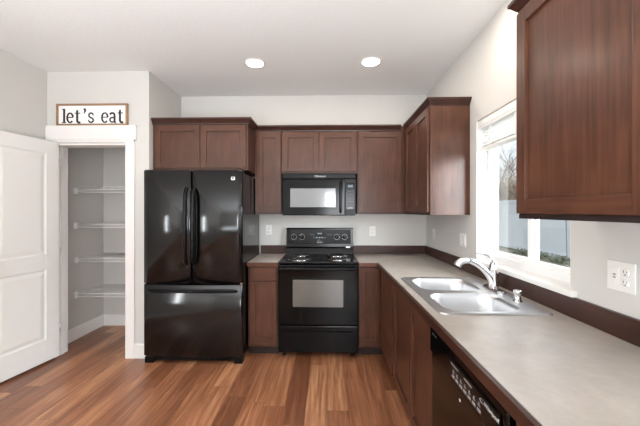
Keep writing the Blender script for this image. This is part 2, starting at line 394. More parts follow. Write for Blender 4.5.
# ------------------------------------------------------------------ outside
b = B(); box(b, 1.3, 34, -4, 48, -.12, -.05); obj('ground', b, 'ground', kind='structure', loc=(1.3, 0, -.05))
fen = thing('fence', (7, 11.5, -.05), 'pale grey-blue vinyl privacy fence across the yard outside the window', 'fence')
ys = [3.72+2.44*i for i in range(6)]
for i, y in enumerate(ys):
    b = B(); box(b, 6.93, 7.06, y-.065, y+.065, -.05, 1.86, .006)
    lathe(b, (7, y, 1.86), [(.095, 0), (.095, .02), (.02, .06), (.002, .062)], 4, smooth=False); obj('fence_post', b, 'fence', fen)
for i in range(len(ys)-1):
    y0, y1 = ys[i]+.06, ys[i+1]-.06
    b = B(); nb = 11; w = (y1-y0)/nb
    for k in range(nb): box(b, 6.985, 7.008, y0+k*w+.001, y0+(k+1)*w-.001, .02, 1.76, .003, seg=1)
    obj('fence_panel', b, 'fence', fen)
    b = B(); box(b, 6.965, 7.03, y0, y1, 1.70, 1.82, .005); obj('fence_rail', b, 'fence', fen)
    b = B(); box(b, 6.965, 7.03, y0, y1, 0, .14, .005); obj('fence_rail', b, 'fence', fen)
def tree(loc, h, label, seed, spread=.55):
    rnd = random.Random(seed); t = thing('bare_tree', loc, label, 'tree', 'leafless trees behind the fence')
    tb, br = B(), B(); cnt = [0]
    def grow(p, d, ln, r, lv):
        if cnt[0] > 900: return
        cnt[0] += 1; pts = [p]; q = p.copy(); dd = d.copy()
        for k in range(4):
            dd = (dd + Vector((rnd.uniform(-.22, .22), rnd.uniform(-.22, .22), rnd.uniform(-.08, .2)))).normalized()
            q = q + dd*ln/4; pts.append(q.copy())
        tube(tb if lv == 0 else br, pts, [r*(1-.15*k) for k in range(5)], 6 if lv < 2 else 4)
        if lv < 5:
            for k in range(3 if lv else 6):
                i = rnd.choice((2, 3, 4)) if lv else rnd.choice((1, 2, 3, 4, 4))
                nd = (dd*.6 + Vector((rnd.uniform(-1, 1), rnd.uniform(-1, 1), rnd.uniform(-.2, .9)))*spread*1.4).normalized()
                grow(pts[i], nd, ln*rnd.uniform(.58, .8), r*.5, lv+1)
    grow(Vector(loc), Vector((0, 0, 1)), h*.42, .11, 0)
    obj('trunk', tb, 'bark', t); obj('branches', br, 'bark', t)
tree((11.9, 20.8, -.05), 6.2, 'leafless tree behind the fence, with the darkest crooked bough against the sky', 3)
tree((17.2, 29.5, -.05), 7, 'leafless twiggy tree farther behind the fence, left of the crooked one', 5)
tree((23.5, 41.0, -.05), 8, 'farthest leafless grey tree seen through the left window pane', 9)
rnd = random.Random(4); b = B()
for k in range(1500):
    p_ = Vector((rnd.uniform(8.2, 8.6), rnd.uniform(12, 17.5), rnd.uniform(.2, 2.4))); d_ = Vector((rnd.uniform(-.5, .5), rnd.uniform(-.8, .8), rnd.uniform(.2, 1))).normalized()
    q_ = p_+d_*rnd.uniform(.3, .6); e_ = q_+(d_+Vector((rnd.uniform(-.6, .6), rnd.uniform(-.6, .6), rnd.uniform(-.2, .5)))).normalized()*rnd.uniform(.2, .5)
    tube(b, [p_, q_, e_], [.011, .008, .003], 4)
for k in range(24): tube(b, [(8.4, 12+k*.23, -.05), (8.4+rnd.uniform(-.1, .1), 12+k*.23+rnd.uniform(-.3, .3), 1.0), (8.4+rnd.uniform(-.2, .2), 12+k*.23+rnd.uniform(-.5, .5), 2.4)], [.03, .02, .01], 5)
tag(obj('twiggy_hedge', b, 'twig'), 'dense leafless grey-brown hedge showing just above the fence outside', 'hedge')
for cy_ in (8.3, 9.15, 10.0, 10.85):
    b = B()
    for k in range(150):
        c = Vector((6.55+rnd.uniform(-.2, .2), cy_+rnd.uniform(-.32, .32), 0)); c.z = -.03+rnd.uniform(0, .16)
        n_ = Vector((rnd.uniform(-1, 1), rnd.uniform(-1, 1), rnd.uniform(0, 1))).normalized(); a_ = n_.orthogonal().normalized(); s_ = rnd.uniform(.03, .06)
        c2 = n_.cross(a_); vv = [b.verts.new(c+a_*s_), b.verts.new(c+c2*s_*.5+n_*.008), b.verts.new(c-a_*s_), b.verts.new(c-c2*s_*.5+n_*.008)]; b.faces.new(vv)
    for k in range(6): tube(b, [(6.55, cy_, -.05), (6.55+rnd.uniform(-.15, .15), cy_+rnd.uniform(-.2, .2), .1)], [.008, .003], 5)
    tag(obj('low_shrub', b, 'shrub'), 'low grey-green shrub at the foot of the yard fence', 'shrub', 'shrubs at the foot of the fence')

# ------------------------------------------------------------------ cabinets
STILE = .057
def rail_mat(face): return 'wx' if face[0] == 'y' else 'wy'
def shaker(face, u0, u1, v0, v1, parent, name='door', st=STILE, handle=False):
    b = B(); w = .02
    F(face, b, u0, u0+st, v0, v1, 0, w, .0018, 0); F(face, b, u1-st, u1, v0, v1, 0, w, .0018, 0)
    F(face, b, u0+st, u1-st, v0, v0+st, 0, w, .0018, 1); F(face, b, u0+st, u1-st, v1-st, v1, 0, w, .0018, 1)
    o = obj(name, b, ['wv', rail_mat(face)], parent)
    b = B(); F(face, b, u0+st-.006, u1-st+.006, v0+st-.006, v1-st+.006, .002, .0075)
    obj('door_panel', b, 'wv', o)
    return o
def slab(face, u0, u1, v0, v1, parent):
    b = B(); F(face, b, u0, u1, v0, v1, 0, .02, .003); return obj('drawer_front', b, rail_mat(face), parent)
CROWN = [(0, 2.243), (.010, 2.243), (.012, 2.256), (.018, 2.262), (.034, 2.284), (.041, 2.288), (.041, 2.303), (0, 2.303)]
FU = 3.39      # face of the upper cabinets on the back wall (doors stand 2 cm proud)
def upper(x0, x1, y0, z0, doors, label, crown, name='wall_cabinet', yb=D, zt=2.30, face=None, dz0=None, group='cherry wall cabinets'):
    t = thing(name, ((x0+x1)/2, (y0+yb)/2, z0), label, 'cabinet', group)
    b = B(); box(b, x0, x1, y0, yb-.001, z0, zt, .0015); obj('cabinet_body', b, 'wv', t)
    face = face or ('y', y0)
    for d in doors: shaker(face, d[0], d[1], (dz0 or z0+.021), 2.236, t)
    if crown:
        b = B(); sweep(b, crown, CROWN, 1); obj('crown_molding', b, 'wxd' if face[0] == 'y' else 'wyd', t)  # darker wood paints in the shade on the down-facing crown
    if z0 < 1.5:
        b = B(); F(face, b, (x0 if face[0] == 'y' else y0)+.001, (x1 if face[0] == 'y' else yb)-.001, z0-.001, z0+.018, -.002, .003, .001); obj('bottom_rail', b, 'wxd' if face[0] == 'y' else 'dark', t, label='dark strip painting in the shade under the door')  # added dark strip paints the door's shade onto the face frame
    return t
e_ = .0008
upper(XC+.004, -.766, 3.09, 1.80, [(-1.672, -1.232), (-1.226, -.784)], 'deep two-door cherry wall cabinet above the black refrigerator', [(XC+.004, 3.085), (-.766, 3.085), (-.766, FU-.042)])
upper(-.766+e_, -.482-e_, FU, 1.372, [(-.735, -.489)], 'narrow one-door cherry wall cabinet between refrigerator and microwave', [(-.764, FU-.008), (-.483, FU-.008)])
upper(-.482+e_, .319-e_, FU, 1.80, [(-.470, -.086), (-.080, .307)], 'short two-door cherry wall cabinet directly above the microwave', [(-.481, FU-.008), (.318, FU-.008)])
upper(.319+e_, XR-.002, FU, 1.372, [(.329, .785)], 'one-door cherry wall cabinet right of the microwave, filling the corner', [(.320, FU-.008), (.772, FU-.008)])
XU = .825      # face of the uppers on the right wall
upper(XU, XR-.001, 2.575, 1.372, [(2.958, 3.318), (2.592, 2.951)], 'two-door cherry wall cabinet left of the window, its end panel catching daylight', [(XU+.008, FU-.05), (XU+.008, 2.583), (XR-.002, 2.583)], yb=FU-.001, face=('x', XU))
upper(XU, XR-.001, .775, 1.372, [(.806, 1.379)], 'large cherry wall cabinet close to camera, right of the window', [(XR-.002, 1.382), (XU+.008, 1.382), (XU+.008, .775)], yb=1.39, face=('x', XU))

CF = 3.05      # face of the base cabinets on the back wall
XB = .52       # face of the base cabinets on the right wall
def base(x0, x1, y0, y1, face, label, kick, zt=.873):
    t = thing('base_cabinet', ((x0+x1)/2, (y0+y1)/2, 0), label, 'cabinet', 'cherry base cabinets')
    b = B(); box(b, x0, x1, y0, y1, .10, zt, .0012); obj('cabinet_body', b, 'wv', t)
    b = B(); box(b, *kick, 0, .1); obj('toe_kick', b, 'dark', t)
    return t
t = base(-.758, -.474, CF+.02, D-.001, None, 'narrow cherry base cabinet with drawer and door, left of the stove', (-.758, -.474, CF+.095, D-.002))
fy = ('y', CF+.02)
slab(fy, -.735, -.486, .738, .866, t); shaker(fy, -.735, -.486, .135, .722, t, st=.05)
t = base(.304, XR-.002, CF+.02, D-.001, None, 'cherry base cabinet with one full-height door, right of the stove in the corner', (.304, .8, CF+.095, D-.002))
shaker(fy, .318, .494, .135, .862, t, st=.05)
fx = ('x', XB)
t = base(XB, XR-.002, 2.452, CF+.017, None, 'cherry base cabinet with a stack of four drawers beside the corner', (XB+.075, XR-.01, 2.452, CF+.017))
for z0, z1 in ((.135, .318), (.326, .509), (.517, .70), (.708, .862)): slab(fx, 2.468, 2.985, z0, z1, t)
# sink base: built of panels so that the bowls hang inside it
t = thing('base_cabinet', (.83, 1.985, 0), 'cherry sink base cabinet with two doors, under the sink', 'cabinet', 'cherry base cabinets')
b = B()
box(b, XB, XR-.002, 1.524, 1.542, .10, .873); box(b, XB, XR-.002, 2.432, 2.45, .10, .873); box(b, XB, XR-.002, 1.542, 2.432, .10, .118)
box(b, XB, XB+.02, 1.542, 2.432, .118, .15); box(b, XB, XB+.02, 1.542, 2.432, .845, .873); box(b, XB, XB+.02, 1.542, 1.57, .15, .845); box(b, XB, XB+.02, 2.405, 2.432, .15, .845)
box(b, XR-.02, XR-.002, 1.542, 2.432, .118, .873); obj('cabinet_body', b, 'wv', t)
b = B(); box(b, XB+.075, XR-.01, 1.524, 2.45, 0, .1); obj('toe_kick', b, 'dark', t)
shaker(fx, 1.958, 2.44, .135, .862, t); shaker(fx, 1.532, 1.951, .135, .862, t)
t = base(XB, XR-.002, .43, .868, None, 'cherry base cabinet past the dishwasher at the near end of the counter', (XB+.075, XR-.01, .43, .868)); shaker(fx, .44, .858, .135, .862, t)

# ------------------------------------------------------------------ worktops
CT = .914
def splash(b, x0, x1, y0, y1): box(b, x0, x1, y0, y1, CT+.0005, 1.008, .002)
t = thing('countertop', (-.62, 3.36, .874), 'short pale laminate countertop between refrigerator and stove', 'countertop')
b = B(); box(b, -.764, -.468, 3.046, D-.001, .874, CT); obj('worktop', b, 'lam', t)
b = B(); box(b, -.764, -.468, 3.028, 3.0455, .874, CT-.0004, .003); obj('front_edge', b, 'wx', t, label='brown wood front edge')
b = B(); splash(b, -.764, -.468, D-.02, D-.001); obj('backsplash', b, 'wxd', t, label='dark cherry backsplash board')
XE = .474
t = thing('countertop', (.8, 2.0, .874), 'long L-shaped pale laminate countertop with the sink, under the window', 'countertop')
SX0, SX1, SY0, SY1 = .560, 1.040, 1.540, 2.334
b = B()
box(b, .302, XE+.018, 3.046, D-.001, .874, CT); box(b, XE+.018, XR-.001, SY1, D-.001, .874, CT)
box(b, XE+.018, SX0, SY0, SY1, .874, CT); box(b, SX1, XR-.001, SY0, SY1, .874, CT); box(b, XE+.018, XR-.001, .42, SY0, .874, CT)
obj('worktop', b, 'lam', t, loc=(.8, 2, CT))
b = B(); box(b, .302, XE, 3.028, 3.0455, .874, CT-.0004, .003, 0); box(b, XE, XE+.0175, .42, 3.0455, .874, CT-.0004, .003, 1); obj('front_edge', b, ['wx', 'wyd'], t, label='brown wood front edge')
b = B(); splash(b, .302, XR-.02, D-.02, D-.001); obj('backsplash', b, 'wxd', t, label='dark cherry backsplash board behind the corner')
b = B(); splash(b, XR-.02, XR-.001, .42, D-.001); obj('backsplash', b, 'wyd', t, label='dark cherry backsplash board below the window')

# ------------------------------------------------------------------ sink, faucet, dispenser
def rrect(cx, cy, hx_, hy_, r, seg=8):
    P_ = []
    for sx, sy, a0 in ((1, 1, 0), (-1, 1, PI/2), (-1, -1, PI), (1, -1, 3*PI/2)):
        for k in range(seg+1):
            a = a0 + PI/2*k/seg; P_.append((cx+sx*(hx_-r)+r*math.cos(a), cy+sy*(hy_-r)+r*math.sin(a)))
    return P_
sk = thing('sink', (.8, 1.94, CT), 'double-bowl stainless steel drop-in sink under the window', 'sink')
ZR = .9215
bowls = [(.772, 1.722, .190, .170, .085), (.772, 2.132, .186, .172, .085)]
b = B(); edges = []
def loop(b, pts, z):
    vs_ = [b.verts.new((x, y, z)) for x, y in pts]; return vs_, [b.edges.new((vs_[i], vs_[(i+1) % len(vs_)])) for i in range(len(vs_))]
ov, oe = loop(b, rrect(.804, 1.937, .262, .414, .03), ZR); edges += oe
for c in bowls: _, ie = loop(b, rrect(*c), ZR); edges += ie
bmesh.ops.triangle_fill(b, edges=edges, use_beauty=True)
lv, _ = loop(b, rrect(.804, 1.937, .268, .420, .034), CT+.001)
for i in range(len(ov)): b.faces.new((ov[i], ov[(i+1) % len(ov)], lv[(i+1) % len(ov)], lv[i]))
obj('rim', b, 'steel', sk)
for (cx, cy_, hx_, hy_, r) in bowls:
    b = B(); prev = None
    for ins, dz, rr_ in ((0, .0, r), (.004, -.004, r), (.010, -.03, r), (.016, -.12, r), (.024, -.155, r), (.044, -.176, r*.8), (.075, -.182, r*.6)):
        vs_ = [b.verts.new((x, y, ZR+dz)) for x, y in rrect(cx, cy_, hx_-ins, hy_-ins, rr_)]
        if prev:
            for i in range(len(vs_)): f = b.faces.new((prev[i], prev[(i+1) % len(vs_)], vs_[(i+1) % len(vs_)], vs_[i])); f.smooth = True
        prev = vs_
    f = b.faces.new(prev); bs_ = obj('basin', b, 'steel', sk)
    b = B(); lathe(b, (cx, cy_, ZR-.182), [(.045, 0), (.045, .003), (.036, .004), (.032, .0015), (.006, .001), (.006, .008), (.001, .009)], 24); obj('drain', b, 'chrome', bs_)

fz = ZR+.0005; FXX, FYY = 1.018, 1.975
fa = thing('faucet', (FXX, FYY, fz), 'chrome single-lever kitchen faucet with pull-out spray spout behind the sink', 'faucet')
b = B()
bot = rrect(FXX, FYY, .028, .105, .027, 8); top = rrect(FXX, FYY, .022, .098, .021, 8)
v0 = [b.verts.new((x, y, fz)) for x, y in bot]; v1 = [b.verts.new((x, y, fz+.006)) for x, y in bot]; v2 = [b.verts.new((x, y, fz+.014)) for x, y in top]
for a_, c_ in ((v0, v1), (v1, v2)):
    for i in range(len(a_)): b.faces.new((a_[i], a_[(i+1) % len(a_)], c_[(i+1) % len(a_)], c_[i]))
b.faces.new(v2); b.faces.new(v0[::-1]); obj('base_plate', b, 'chrome', fa)
b = B(); lathe(b, (FXX, FYY, fz+.012), [(.029, 0), (.028, .02), (.025, .05), (.0245, .09), (.026, .11), (.0245, .14), (.018, .158), (.006, .166)], 28); obj('body', b, 'chrome', fa)
b = B(); pts = [(FXX-.004, FYY, fz+.03), (FXX-.022, FYY, fz+.075), (FXX-.052, FYY, fz+.117), (FXX-.092, FYY+.002, fz+.152), (FXX-.132, FYY+.003, fz+.172), (FXX-.158, FYY+.004, fz+.178)]
def smooth_pts(P_, n_=5):
    P_ = [Vector(p_) for p_ in P_]; out = []
    for i in range(len(P_)-1):
        p0, p1, p2, p3 = P_[max(i-1, 0)], P_[i], P_[i+1], P_[min(i+2, len(P_)-1)]
        for k in range(n_):
            t_ = k/n_; out.append(.5*((2*p1)+(p2-p0)*t_+(2*p0-5*p1+4*p2-p3)*t_**2+(3*p1-p0-3*p2+p3)*t_**3))
    out.append(P_[-1]); return out
sp_ = smooth_pts(pts); tube(b, sp_, [.021-.005*i/(len(sp_)-1) for i in range(len(sp_))], 16); obj('spout', b, 'chrome', fa)
b = B(); sp_ = smooth_pts([(FXX-.152, FYY+.004, fz+.178), (FXX-.182, FYY+.005, fz+.177), (FXX-.205, FYY+.005, fz+.166), (FXX-.219, FYY+.005, fz+.146)]); k_ = len(sp_)-1
tube(b, sp_, [.017+.005*math.sin(PI*min(1, i/k_*1.1)*.55) for i in range(k_+1)], 16); sh = obj('spray_head', b, 'steel', fa)
b = B(); sp_ = smooth_pts([(FXX, FYY, fz+.168), (FXX-.012, FYY, fz+.192), (FXX-.045, FYY+.004, fz+.212), (FXX-.10, FYY+.01, fz+.222)]); k_ = len(sp_)-1
tube(b, sp_, [.017-.0115*(i/k_)**.6 for i in range(k_+1)], 12, flat=.75); obj('lever', b, 'chrome', fa)

b = B(); lathe(b, (1.013, 1.725, fz), [(.024, 0), (.024, .004), (.0165, .008), (.0165, .04), (.020, .043), (.021, .056), (.019, .061), (.004, .063)], 24)
tag(obj('soap_dispenser', b, 'chrome'), 'short chrome cap-like soap dispenser on the sink deck beside the faucet', 'soap dispenser')

# ------------------------------------------------------------------ refrigerator
rf = thing('refrigerator', (-1.222, 3.25, 0), 'glossy black french-door refrigerator with bottom freezer, beside the pantry', 'refrigerator')
RX0, RX1, RY0 = -1.690, -.772, 2.965
b = B(); box(b, RX0, RX1, RY0, 3.64, .065, 1.755, .006); obj('cabinet_body', b, 'blacks', rf)
def bowed(b, x0, x1, z0, z1, y0, depth, bow, n_=18, edge=.02):
    """door slab whose front bows gently and rolls over at both vertical edges"""
    P_ = []
    for i in range(n_+1):
        t_ = i/n_; x = x0+(x1-x0)*t_; P_.append((x, y0-depth-bow*(1-(2*t_-1)**2)))
    a = []
    for k in range(1, 5):
        an = PI/2*k/5; a.append((an))
    front = []
    (xa, ya), (xb, yb) = P_[0], P_[-1]
    left = [(xa+edge*(1-math.cos(PI/2*k/5)) , ya+edge*(1-math.sin(PI/2*k/5))) for k in range(0, 6)]
    right = [(xb-edge*(1-math.cos(PI/2*k/5)), yb+edge*(1-math.sin(PI/2*k/5))) for k in range(5, -1, -1)]
    mid = [p_ for p_ in P_ if xa+edge*1.05 < p_[0] < xb-edge*1.05]
    front = left+mid+right
    prof = [(x0, y0)]+front+[(x1, y0)]
    rows = []
    for z, ins in ((z0, .004), (z0+.004, 0), (z1-.004, 0), (z1, .004)):
        rows.append([b.verts.new((x, y+(ins if y < y0-.01 else 0), z)) for x, y in prof])
    m_ = len(prof)
    for r_ in range(3):
        for i in range(m_): f = b.faces.new((rows[r_][i], rows[r_][(i+1) % m_], rows[r_+1][(i+1) % m_], rows[r_+1][i])); f.smooth = 0 < i < m_-2
    b.faces.new(rows[0][::-1]); b.faces.new(rows[-1])
XM = -1.243
for x0, x1, hx0 in ((RX0, XM-.003, XM-.036), (XM+.003, RX1, XM+.036)):
    b = B(); bowed(b, x0, x1, .742, 1.775, RY0-.004, .056, .022); d_ = obj('door', b, 'fridge', rf)
    b = B(); yf = RY0-.07
    pts = smooth_pts([(hx0, yf-.002, 1.61), (hx0, yf-.028, 1.585), (hx0, yf-.045, 1.50), (hx0, yf-.052, 1.27), (hx0, yf-.045, 1.04), (hx0, yf-.028, .945), (hx0, yf-.002, .92)], 4)
    tube(b, pts, [.0165]*len(pts), 12); obj('handle', b, 'blackp', d_)
b = B(); bowed(b, RX0, RX1, .075, .73, RY0-.004, .056, .022, 24); d_ = obj('freezer_drawer', b, 'fridge', rf)
b = B(); pts = smooth_pts([(-1.625, 2.897, .672), (-1.60, 2.862, .685), (-1.45, 2.842, .690), (-1.222, 2.832, .690), (-1.0, 2.842, .690), (-.85, 2.862, .685), (-.825, 2.897, .672)], 4)
tube(b, pts, .0135, 12); obj('handle', b, 'blackp', d_)
b = B(); box(b, RX0+.01, RX1-.01, RY0-.03, RY0, .022, .072, .003); 
for k in range(14): box(b, RX0+.09+k*.053, RX0+.13+k*.053, RY0-.033, RY0-.028, .035, .06)
obj('toe_grille', b, 'blackp', rf)
for x in (RX0+.045, RX1-.045):
    b = B(); box(b, x-.04, x+.04, RY0-.045, RY0+.02, .0, .06, .006); obj('foot', b, 'blackp', rf)
    b = B(); box(b, x-.04, x+.04, RY0-.05, RY0+.06, 1.756, 1.785, .006); obj('hinge_cover', b, 'blackp', rf)
b = B(); box(b, -.872, -.838, RY0-.0755, RY0-.07, 1.685, 1.715, .002); bd = obj('badge', b, 'steel', rf, label='small square silver badge')
b = B(); box(b, -.866, -.844, RY0-.0765, RY0-.0755, 1.697, 1.7105); box(b, -.866, -.844, RY0-.0765, RY0-.0755, 1.689, 1.693); obj('badge_mark', b, 'blackp', bd)
for x, y in ((RX0+.004, .736), (RX1-.02, .736)):
    b = B(); box(b, x-.004, x+.016, RY0-.05, RY0-.004, .7315, .7405, .001); obj('hinge_pin', b, 'chrome', rf)

# ------------------------------------------------------------------ microwave
mw = thing('microwave', (-.083, 3.5, 1.36), 'black over-the-range microwave with grey screen window, above the stove', 'microwave')
MX0, MX1, MY = -.459, .294, 3.325
b = B(); box(b, MX0, MX1, MY, D-.001, 1.366, 1.797, .004); obj('housing', b, 'blackp', mw)
b = B(); box(b, MX0, MX1, MY-.03, MY-.001, 1.738, 1.785, .005)
for k in range(30): box(b, MX0+.03+k*.0235, MX0+.046+k*.0235, MY-.0315, MY-.028, 1.75, 1.757)
vg = obj('vent_grille', b, 'blackp', mw)
b = B(); box(b, MX0, .180, MY-.036, MY-.001, 1.358, 1.735, .008); md = obj('door', b, 'black', mw)
b = B(); box(b, -.395, .105, MY-.039, MY-.034, 1.425, 1.655, .003); obj('window_frame', b, 'black', md)
b = B(); box(b, -.378, .088, MY-.041, MY-.036, 1.443, 1.637, .002); obj('window', b, 'screen', md)
b = B(); pts = smooth_pts([(.138, MY-.034, 1.70), (.138, MY-.062, 1.685), (.138, MY-.068, 1.55), (.138, MY-.062, 1.41), (.138, MY-.034, 1.395)], 4); tube(b, pts, .012, 12); obj('handle', b, 'blackp', md)
b = B(); box(b, .183, MX1, MY-.036, MY-.001, 1.358, 1.735, .006); cp = obj('control_panel', b, 'blackp', mw)
b = B(); box(b, .193, .284, MY-.038, MY-.035, 1.42, 1.69, .002); obj('keypad', b, 'black', cp)
b = B(); box(b, .213, .266, MY-.0395, MY-.0375, 1.645, 1.672); obj('clock_display', b, 'lcd', cp)
for r_ in range(6):
    for c_ in range(3):
        b = B(); x = .206+c_*.025; z = 1.613-r_*.030; box(b, x, x+.017, MY-.0395, MY-.0375, z-.014, z, .001, seg=1); obj('button', b, 'button', cp)
b = B(); box(b, .212, .264, MY-.0395, MY-.0375, 1.430, 1.442); obj('start_button', b, 'greyprint', cp)
def swoosh(cx, y, z, s, parent, ax='y'):
    b = B(); o_, i_ = [], []
    N_ = 26
    for k in range(N_+1):
        a = math.radians(70 + 300*k/N_); w_ = .10*math.sin(PI*k/N_)+.015
        o_.append((math.cos(a)*1.0, math.sin(a)*.42)); i_.append((math.cos(a)*(1-w_), math.sin(a)*(.42-w_*.8)))
    def P3(u_, v_):
        return (cx+u_*s, y, z+v_*s) if ax == 'y' else (y, cx-u_*s, z+v_*s)
    A_ = [b.verts.new(P3(*p_)) for p_ in o_]; B_ = [b.verts.new(P3(*p_)) for p_ in i_]
    for k in range(N_): b.faces.new((A_[k], A_[k+1], B_[k+1], B_[k]))
    r_ = bmesh.ops.extrude_face_region(b, geom=b.faces[:]); vv = [g for g in r_['geom'] if isinstance(g, bmesh.types.BMVert)]
    bmesh.ops.translate(b, vec=(0, -.0006, 0) if ax == 'y' else (-.0006, 0, 0), verts=vv)
    obj('emblem', b, 'print', parent)
swoosh(-.105, MY-.0305, 1.762, .026, vg); text('Whirlpool', .026, FY(-.068, MY-.0312, 1.761), 'print', vg, 'brand_lettering', shear=.2)

# ------------------------------------------------------------------ stove
st = thing('stove', (-.084, 3.37, 0), 'black freestanding electric coil stove standing below the microwave', 'stove')
GX0, GX1 = -.465, .297
b = B(); box(b, GX0+.004, GX1-.004, 3.072, D-.03, .055, .893, .003); obj('oven_body', b, 'blacks', st)
b = B(); box(b, GX0, GX1, 3.035, 3.625, .893, .922, .007); ck = obj('cooktop', b, 'black', st)
for x, y, R in ((-.275, 3.185, .098), (-.275, 3.455, .076), (.105, 3.185, .076), (.105, 3.455, .098)):
    b = B(); lathe(b, (x, y, .9222), [(R+.020, 0), (R+.020, .004), (R+.008, .005), (R-.004, .001), (R*.4, .0005), (.002, .0004)], 36); bu = obj('burner', b, 'chrome', st, label='chrome drip pan with black coil')
    b = B(); pts = []; T_ = 2.7
    for k in range(110):
        t_ = k/109; a = 2*PI*T_*t_; r_ = .018+(R-.018)*t_; pts.append((x+r_*math.cos(a), y+r_*math.sin(a), .9325))
    tube(b, pts, .0046, 8, up=(0, 0, 1)); obj('coil', b, 'blackm', bu)
    b = B()
    for k in range(3):
        a = 2*PI*k/3+.4; tube(b, [(x, y, .9265), (x+R*math.cos(a), y+R*math.sin(a), .9265)], .0025, 6)
    obj('coil_support', b, 'steel', bu)
bgd = B()
prof = [(3.690, .9225), (3.585, .9225), (3.595, .985), (3.612, 1.0), (3.622, 1.205), (3.632, 1.213), (3.690, 1.213)]
for xa, xb in ((GX0+.006, GX1-.004),):
    r0 = [bgd.verts.new((xa, y, z)) for y, z in prof]; r1 = [bgd.verts.new((xb, y, z)) for y, z in prof]
    for i in range(len(prof)): bgd.faces.new((r0[i], r0[(i+1) % len(prof)], r1[(i+1) % len(prof)], r1[i]))
    bgd.faces.new(r0[::-1]); bgd.faces.new(r1)
bk = obj('backguard', bgd, 'black', st)
b = B(); box(b, GX0+.035, GX1-.03, 3.606, 3.625, 1.035, 1.195, .003); cp = obj('control_panel', b, 'blackp', bk)
def knob(x, z, r, y):
    b = B(); lathe(b, (x, y, z), [(r*1.0, 0), (r*1.0, .004), (r*.85, .007), (r*.8, .022), (r*.7, .026), (.001, .0265)], 24, axis='y')
    box(b, x-.004, x+.004, y-.033, y-.02, z-r*.75, z+r*.75, .0015); k_ = obj('knob', b, 'blackp', bk)
    b = B(); box(b, x-.0012, x+.0012, y-.0336, y-.0328, z+.002, z+r*.7); obj('pointer', b, 'print', k_)
    b = B()
    for q_ in range(12):
        a = math.radians(-60+q_*300/11+0); c_ = Vector((x+math.sin(a+PI)*r*1.28*-1, y-.0005, z+math.cos(a)*r*1.28))
        box(b, c_.x-.003, c_.x+.003, y-.001, y, c_.z-.003, c_.z+.003)
    obj('dial_marks', b, 'print', bk)
for x in (-.375, -.282, .110, .200): knob(x, 1.112, .024, 3.606)
b = B(); box(b, -.125, -.04, 3.603, 3.608, 1.125, 1.165, .002); obj('clock', b, 'black', bk)
b = B(); box(b, -.108, -.058, 3.6018, 3.6032, 1.142, 1.158); obj('clock_display', b, 'lcd', bk)
for k in range(5):
    b = B(); x = -.155+k*.031; box(b, x, x+.02, 3.602, 3.607, 1.098, 1.11, .002); obj('clock_button', b, 'greyprint' if k in (1, 2, 3) else 'button', bk)
for x0 in (-.19, .005):
    for k in range(2):
        b = B(); box(b, x0+k*.028, x0+k*.028+.016, 3.6035, 3.6062, 1.13, 1.146, .001, seg=1); obj('clock_button', b, 'button', bk)
swoosh(-.082, 3.6055, 1.07, .022, bk); text('Whirlpool', .017, FY(-.082, 3.6045, 1.05), 'print', bk, 'brand_lettering', shear=.2)
b = B(); box(b, .212, .262, 3.59, 3.597, .99, 1.006, .003); obj('indicator_plate', b, 'steel', bk)
b = B(); box(b, GX0+.002, GX1-.002, 3.028, 3.071, .325, .888, .006); od = obj('oven_door', b, 'black', st)
b = B(); box(b, -.355, .187, 3.0255, 3.03, .475, .77, .002); obj('window_frame', b, 'black', od)
b = B(); box(b, -.325, .155, 3.0235, 3.028, .495, .752, .002); obj('window', b, 'ovenglass', od)
b = B(); pts = smooth_pts([(GX0+.025, 3.03, .858), (GX0+.03, 2.998, .858), (GX0+.09, 2.99, .86), (-.084, 2.984, .862), (GX1-.09, 2.99, .86), (GX1-.03, 2.998, .858), (GX1-.025, 3.03, .858)], 4); tube(b, pts, .014, 12); obj('handle', b, 'blackp', od)
b = B(); box(b, GX0+.035, GX0+.055, 2.981, 2.987, .855, .868, .001); box(b, GX0+.058, GX0+.15, 2.9795, 2.984, .857, .866, .001); obj('emblem', b, 'greyprint', od)
b = B(); box(b, GX0+.002, GX1-.002, 3.032, 3.071, .062, .312, .006); dr = obj('storage_drawer', b, 'black', st)
b = B(); n_ = 24; lo, hi = [], []
for k in range(n_+1):
    t_ = k/n_; x = GX0+.055+(GX1-GX0-.11)*t_; s_ = 1-(2*t_-1)**2
    hi.append((x, .268)); lo.append((x, .262-.035*s_**.5 if False else .248+.016*s_))
for i, (yy) in enumerate((3.033, 3.012)):
    hi_v = [b.verts.new((x, yy, z+(.0 if i == 0 else -.004))) for x, z in hi]; lo_v = [b.verts.new((x, yy, z+(.0 if i == 0 else .002))) for x, z in lo]
    if i == 0: H0, L0 = hi_v, lo_v
for k in range(n_):
    b.faces.new((H0[k], H0[k+1], hi_v[k+1], hi_v[k])); b.faces.new((L0[k], lo_v[k], lo_v[k+1], L0[k+1])); b.faces.new((hi_v[k], hi_v[k+1], lo_v[k+1], lo_v[k]))
b.faces.new((H0[0], hi_v[0], lo_v[0], L0[0])); b.faces.new((H0[-1], L0[-1], lo_v[-1], hi_v[-1])); obj('handle', b, 'blackp', dr)
for x in (GX0+.05, GX1-.05):
    for y in (3.12, 3.6):
        b = B(); cyl(b, (x, y, 0), (x, y, .058), .018, 12); obj('foot', b, 'blackm', st)

